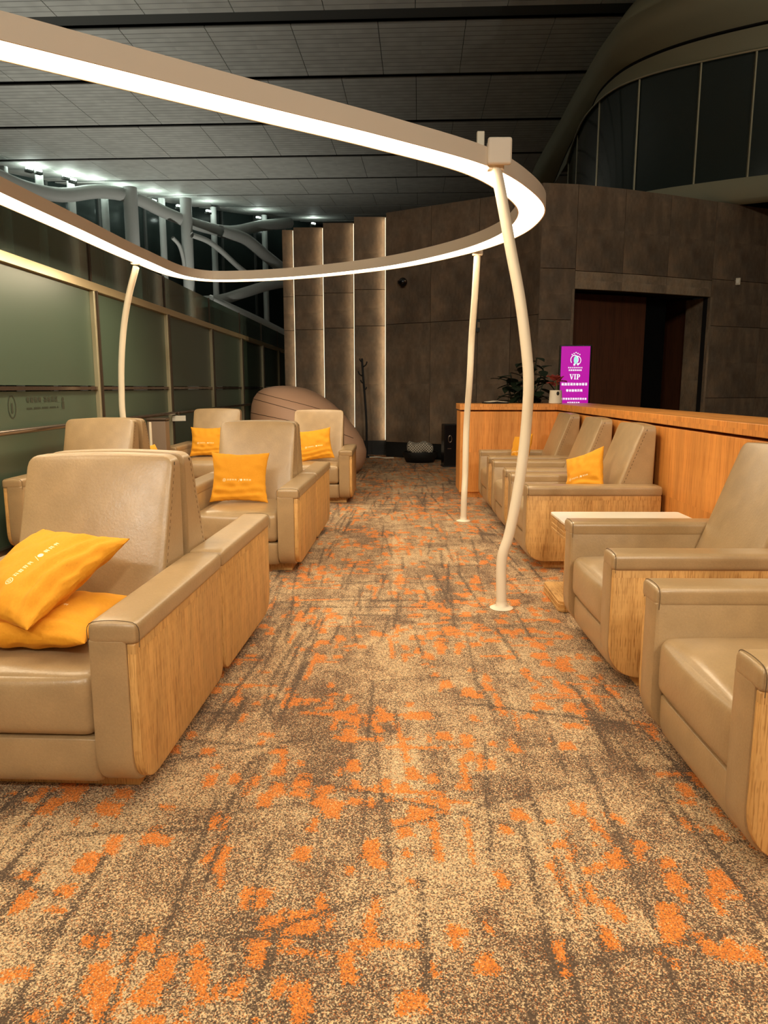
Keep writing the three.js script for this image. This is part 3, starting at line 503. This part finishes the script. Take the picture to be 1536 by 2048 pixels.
// ---------- side table between two counter chairs ----------
{
  const o = thing('side_table', 'bent oak side table with a white top between counter armchairs', 'side table', [1.52, 0, -4.76]);
  const plan = (hw, hl, r) => { const s = new THREE.Shape(roundPoly([[-hw, -hl, r], [hw, -hl, 0.02], [hw, hl, 0.02], [-hw, hl, 0.03]], 8).map((q) => new THREE.Vector2(...q))); return s; };
  const layer = (hw, hl, r, y, t) => boxUV(new THREE.ExtrudeGeometry(plan(hw, hl, r), { depth: t, bevelEnabled: true, bevelThickness: 0.002, bevelSize: 0.002, bevelSegments: 1, curveSegments: 6 }).rotateX(-Math.PI / 2)).translate(0, y, 0);
  for (let k = 0; k < 6; k++) mesh('veneer_layer', layer(0.43 - (k % 2) * 0.004, 0.26, 0.16, 0.445 + k * 0.0165, 0.0145), M.oak, o);
  mesh('white_top', layer(0.435, 0.265, 0.16, 0.545, 0.012), M.whiteTop, o);
  mesh('back_support', rbox(0.07, 0.45, 0.5, 0.012, 0.38, 0.225, 0), M.oak, o);
  for (let k = 0; k < 4; k++) mesh('foot_layer', layer(0.47 - (k % 2) * 0.004, 0.25, 0.05, 0.004 + k * 0.0165, 0.0145), M.oak, o);
}

// ---------- oak counter ----------
{
  const o = thing('oak_counter', 'long L-shaped orange oak counter with a recessed gap below its top board', 'counter');
  mesh('end_panel', rbox(1.75, 1.03, 0.56, 0.004, 1.735, 0.585, -9.74), M.counterOak, o);
  mesh('end_fascia', rbox(1.77, 0.075, 0.6, 0.005, 1.735, 1.157, -9.75), M.counterOak, o);
  mesh('long_panel', rbox(0.5, 1.03, 11.6, 0.004, 2.34, 0.585, -3.66), M.counterOak, o);
  mesh('long_fascia', rbox(0.52, 0.075, 11.6, 0.005, 2.34, 1.157, -3.66), M.counterOak, o);
  mesh('recessed_strip', [box(1.5, 0.04, 0.36, 1.735, 1.11, -9.74), box(0.26, 0.04, 11.4, 2.34, 1.11, -3.66)], M.counterOak, o);
  mesh('kick_board', [box(1.68, 0.07, 0.5, 1.735, 0.035, -9.74), box(0.44, 0.07, 11.5, 2.34, 0.035, -3.66)], M.counterOak, o);
}

// ---------- pod ----------
{
  const o = thing('lounge_pod', 'large brown egg-shaped lounge pod with fine seam lines', 'pod', [-1.36, 0, -12.25]);
  const key = [[0, -2.02, -0.6], [0.1, -2.12, -0.5], [0.22, -2.2, -0.445], [0.37, -2.27, -0.43], [0.55, -2.31, -0.49], [0.72, -2.33, -0.6], [0.95, -2.33, -0.79], [1.12, -2.31, -0.96], [1.24, -2.27, -1.12], [1.33, -2.2, -1.28], [1.39, -2.1, -1.44], [1.42, -1.95, -1.62], [1.43, -1.79, -1.79]].map(([y, l, r]) => [y, l + 1.36, r + 1.36]);
  const ends = (y) => { let i = 0; while (i < key.length - 2 && key[i + 1][0] < y) i++; const t = clamp((y - key[i][0]) / (key[i + 1][0] - key[i][0]), 0, 1); return [lerp(key[i][1], key[i + 1][1], t), lerp(key[i][2], key[i + 1][2], t)]; };
  const at = (a, y, k = 1) => { const [l, r] = ends(y), c = (l + r) / 2, rx = (r - l) / 2, rz = 0.8 * Math.pow(rx / 0.93, 0.75); return new THREE.Vector3(c + Math.cos(a) * rx * k, y, Math.sin(a) * rz * k); };
  const ys = []; for (let j = 0; j <= 44; j++) ys.push(1.43 * (j < 44 ? Math.sin(j / 44 * Math.PI / 2) : 1));
  mesh('shell', mergeNormals(ys.map((y) => { const row = []; for (let i = 0; i <= 64; i++) row.push(at(-i / 64 * Math.PI * 2, y)); return row; })), M.podSkin, o);
  for (const [y0, y1, e] of [[1.32, 0.98, 0.55], [1.22, 0.8, 0.62], [1.0, 0.6, 0.5]]) { const l = []; for (let k = 0; k <= 24; k++) { const t = k / 24; l.push(at(lerp(2.9, e, t), lerp(y0, y1, t * t), 1.004)); } mesh('seam', tube(l, 0.004, 40, 5), M.podSeam, o); }
  mesh('foot_ring', cyl(0.5, 0.52, 0.03, 0, 0, 0, 40), M.black, o);
}
function mergeNormals(rows) { const g0 = ribbon(rows); g0.deleteAttribute('uv'); g0.deleteAttribute('normal'); const g = mergeVertices(g0, 1e-4); g.computeVertexNormals(); return boxUV(g); }

// ---------- small things at the far end ----------
{
  const o = thing('coat_stand', 'thin black branch-shaped coat stand against the concrete wall', 'coat stand', [-0.53, 0, -15.05]);
  mesh('pole', tube([[0, 0.02, 0], [0, 0.7, 0.01], [-0.03, 1.2, 0], [-0.06, 1.6, 0.01], [-0.085, 1.97, 0]].map((q) => new THREE.Vector3(...q)), 0.022, 40, 8), M.black, o);
  [[1.8, 0.09, 0.11], [1.62, -0.1, 0.1], [1.48, -0.06, 0.07], [1.9, -0.055, 0.07], [1.35, 0.05, 0.06]].forEach(([y, dx, dy]) => { const x = -0.06 - (y - 1.6) * 0.06; mesh('hook', tube([new THREE.Vector3(x, y, 0), new THREE.Vector3(x + dx * 0.7, y + dy * 0.4, 0.02), new THREE.Vector3(x + dx, y + dy, 0.02)], 0.014, 10, 6), M.black, o); });
  mesh('base', cyl(0.17, 0.15, 0.025, 0, 0, 0, 28), M.black, o);
}
{
  const o = thing('tower_speaker', 'black tower speaker with a silver edge beside the counter end', 'speaker', [1.02, 0, -13.3], 0.12);
  mesh('cabinet', rbox(0.25, 0.75, 0.28, 0.015, 0, 0.385, 0), M.gloss, o);
  mesh('edge_trim', rbox(0.018, 0.72, 0.02, 0.004, 0.115, 0.385, 0.142), M.steel, o);
  mesh('handle_ring', new THREE.TorusGeometry(0.045, 0.01, 8, 24).scale(0.7, 1.3, 1).translate(-0.02, 0.5, 0.145), M.steel, o);
  mesh('badge', rbox(0.07, 0.016, 0.006, 0.002, -0.03, 0.33, 0.143), M.steel, o);
  mesh('foot', rbox(0.27, 0.02, 0.3, 0.006, 0, 0.01, 0), M.black, o);
}
{
  const o = thing('low_tray', 'low black oval tray on the carpet by the skirting', 'tray', [0.52, 0, -14.05]);
  mesh('tray_body', new THREE.LatheGeometry([[0, 0.01], [0.26, 0.0], [0.32, 0.12], [0.34, 0.2], [0.32, 0.2], [0.27, 0.05], [0, 0.04]].map((a) => new THREE.Vector2(...a)), 36).scale(1, 1, 0.7), M.black, o);
  const c = softBox(0.5, 0.2, 0.34, 0.09, 14, (v) => { v.y += 0.02 * Math.sin(v.x * 23) + 0.015 * Math.sin(v.x * 41 + v.z * 30); });
  const t = rep(texture(128, 128, (u, v) => ((Math.floor(u * 8) + Math.floor(v * 8)) % 2 ? [196, 186, 168] : [92, 84, 74])), 0.2);
  const b = mesh('folded_blanket', c, std({ map: t, roughness: 1 })); b.position.set(0.52, 0.27, -14.05); tag(b, 'checked grey blanket bundled in the low black tray', 'blanket');
}
tag(mesh('floor_cable', tube([V(-0.47, 0.012, 14.9), V(-0.3, 0.012, 14.95), V(-0.15, 0.012, 14.75), V(0.02, 0.012, 14.8)], 0.012, 24, 6), M.paint), 'pale cable lying on the carpet beside the coat stand', 'cable');
{
  const o = thing('wall_camera', 'small black dome camera high on the concrete wall', 'camera', [0.16, 3.42, -14.98], 0.58);
  mesh('mount', cyl(0.07, 0.07, 0.05, 0, -0.02, 0), M.black, o); mesh('dome', new THREE.SphereGeometry(0.085, 20, 12).translate(0, 0, 0.06), M.gloss, o); mesh('lens', new THREE.SphereGeometry(0.026, 12, 8).translate(0, 0.01, 0.135), M.steel, o);
}
{
  const o = thing('wall_plate', 'pale square switch plate on the drum wall beyond the doorway', 'switch', atD(1475, 563, 14.68).toArray(), -0.45);
  mesh('plate', rbox(0.1, 0.13, 0.03, 0.01), M.paint, o); mesh('rocker', rbox(0.05, 0.07, 0.02, 0.006, 0, 0, 0.015), M.whiteTop, o);
  const q = thing('notice_plate', 'grey notice plate on the dark wall behind the far pole', 'sign', atD(958, 652, 14.1).toArray(), 0.56);
  mesh('plate', rbox(0.13, 0.22, 0.02, 0.006), M.hallWall, q); mesh('lettering_panel', rbox(0.09, 0.1, 0.006, 0.002, 0, 0.02, 0.011), M.concretePale, q);
}
{ // bin by the glass wall
  const o = thing('slim_bin', 'slim taupe bin with a pale edge strip by the glass wall', 'bin', [-2.86, 0, -9.05], 0.1);
  mesh('body', rbox(0.22, 1.0, 0.24, 0.012, 0, 0.5, 0), std({ color: 0x7d6a58, roughness: 0.5 }), o); mesh('lid', rbox(0.24, 0.03, 0.26, 0.01, 0, 1.02, 0), M.mullionDark, o); mesh('edge_strip', rbox(0.03, 0.98, 0.03, 0.008, -0.07, 0.5, 0.122), M.paint, o);
}
{ // small sign on the handrail of the glass wall
  const p = V(GX + 0.14, 0.95, 10.98); const o = thing('rail_sign', 'small pale label hanging under the glass wall handrail', 'sign', p.toArray(), 0.5);
  mesh('plate', rbox(0.2, 0.08, 0.01, 0.003), M.whiteTop, o); mesh('hanger', rbox(0.02, 0.06, 0.008, 0.002, 0, 0.06, 0), M.steel, o);
}
// ---------- on and behind the counter ----------
{
  const o = thing('display_stand', 'tall black display stand with a glowing magenta VIP screen', 'display', [2.66, 0, -11.05], -0.1);
  mesh('cabinet', rbox(0.46, 1.92, 0.07, 0.012, 0, 1.05, 0), M.gloss, o); mesh('base', rbox(0.5, 0.09, 0.4, 0.02, 0, 0.045, 0), M.gloss, o);
  const t = canvasTexture(512, 1024, (g, W, H) => {
    const r = rngOf(4); g.fillStyle = '#b4109a'; g.fillRect(0, 0, W, H);
    g.strokeStyle = g.fillStyle = '#ffffff'; g.lineWidth = 12; g.textAlign = 'center';
    g.beginPath(); g.arc(240, 200, 66, 2.4, 6.9); g.stroke(); g.beginPath(); g.arc(290, 210, 62, -1.9, 1.6); g.stroke();
    g.fillStyle = '#a9e6dc'; g.beginPath(); g.ellipse(262, 205, 36, 62, 0, 0, 7); g.fill(); g.fillStyle = '#ffffff';
    for (let k = -2; k <= 2; k++) { g.beginPath(); g.arc(262 + k * 34, 122 - 14 * (2 - Math.abs(k)), 10, 0, 7); g.fill(); }
    g.fillRect(225, 258, 30, 30); g.fillRect(290, 250, 26, 34);
    for (let k = 0; k < 8; k++) strokes(g, 130 + k * 33, 306, 26, r, 0.14); for (let k = 0; k < 7; k++) strokes(g, 142 + k * 34, 342, 30, r, 0.16);
    g.font = 'bold 110px serif'; g.fillText('VIP', 258, 494);
    for (let k = 0; k < 9; k++) strokes(g, 24 + k * 52, 545, 46, r, 0.2); for (let k = 0; k < 6; k++) strokes(g, 110 + k * 50, 640, 44, r, 0.2);
    for (let k = 0; k < 11; k++) strokes(g, 18 + k * 43, 770, 36, r, 0.2); for (let k = 0; k < 6; k++) strokes(g, 140 + k * 38, 832, 32, r, 0.2);
  });
  mesh('screen', new THREE.PlaneGeometry(0.41, 0.98).translate(0, 1.5, 0.0365), std({ color: 0x050505, emissiveMap: t, emissive: 0xffffff, emissiveIntensity: 0.85, roughness: 0.25 }), o);
  const l = new THREE.RectAreaLight(lin(0.7, 0.05, 0.5), 0.8, 0.4, 0.96); l.position.set(0, 1.5, 0.042); o.add(l); l.rotation.y = Math.PI;
}
{
  const o = thing('flower_pot', 'white pot with a pink flowering plant on the counter corner', 'flower pot', [2.1, 1.195, -9.68]);
  mesh('pot', new THREE.LatheGeometry([[0, 0], [0.075, 0], [0.085, 0.01], [0.076, 0.17], [0.07, 0.17], [0.068, 0.02], [0, 0.02]].map((a) => new THREE.Vector2(...a)), 24), M.whiteTop, o);
  mesh('tag_ornament', new THREE.SphereGeometry(0.018, 10, 8).scale(1, 1.4, 0.5).translate(0.01, 0.13, 0.08), M.black, o);
  const leaf = petal(0.11, 0.05), pink = std({ color: 0xa04a44, roughness: 0.6, side: THREE.DoubleSide }), r = rngOf(40);
  mesh('stem', tube([new THREE.Vector3(0, 0.05, 0), new THREE.Vector3(0.01, 0.2, 0), new THREE.Vector3(0, 0.3, 0)], 0.006, 8, 6), std({ color: 0x5d6b35 }), o);
  for (let k = 0; k < 11; k++) { const m = mesh('petal', leaf, pink, o); m.position.set((r() - 0.5) * 0.06, 0.2 + r() * 0.12, (r() - 0.5) * 0.06); m.rotation.order = 'YXZ'; m.rotation.set(-0.2 - r() * 0.9, k * 2.4, 0); m.scale.setScalar(0.8 + r() * 0.5); }
}
function petal(l, w) { const rows = []; for (let i = 0; i <= 8; i++) { const t = i / 8, hw = w * Math.sin(Math.PI * Math.pow(t, 0.75)) + 0.001, row = []; for (let j = -2; j <= 2; j++) row.push(new THREE.Vector3(j / 2 * hw, -0.25 * l * t * t + 0.012 * Math.abs(j) / 2, t * l)); rows.push(row); } return ribbon(rows); }
{
  const o = thing('potted_plant', 'tall dark leafy plant standing behind the counter corner', 'plant', [1.98, 0, -11.3]), r = rngOf(51), gm = std({ color: 0x1d2a17, roughness: 0.6, side: THREE.DoubleSide });
  mesh('planter', cyl(0.2, 0.25, 0.5, 0, 0, 0, 28), M.black, o);
  const leaf = petal(0.25, 0.08);
  for (let s = 0; s < 9; s++) {
    const a = s * 2.4, R = 0.08 + 0.3 * r(), H = 1.3 + 0.6 * r(), top = new THREE.Vector3(Math.cos(a) * R * 1.35, H, Math.sin(a) * R * 0.8);
    const c = new THREE.CatmullRomCurve3([new THREE.Vector3(0, 0.45, 0), new THREE.Vector3(top.x * 0.5, H * 0.7, top.z * 0.5), top]); mesh('stem', new THREE.TubeGeometry(c, 12, 0.009, 6), gm, o);
    for (let k = 0; k < 13; k++) { const t = 0.45 + 0.55 * k / 12, p = c.getPoint(t), m = mesh('leaf', leaf, gm, o); m.position.copy(p); m.rotation.order = 'YXZ'; m.rotation.set(-0.6 + r() * 1.3, k * 2.4 + s, 0); m.scale.setScalar(0.6 + r() * 0.6); }
  }
}
{
  const o = thing('open_booklet', 'open white booklet on a dark stand on the counter end', 'booklet', [1.33, 1.195, -9.72], 0.2);
  mesh('stand', rbox(0.3, 0.02, 0.2, 0.004, 0, 0.01, 0), M.black, o); mesh('page', rbox(0.13, 0.008, 0.16, 0.002, -0.06, 0.032, 0), M.paint, o).rotation.z = 0.1; mesh('page', rbox(0.13, 0.008, 0.16, 0.002, 0.07, 0.032, 0), M.paint, o).rotation.z = -0.1;
}
renderer.render(scene, camera);
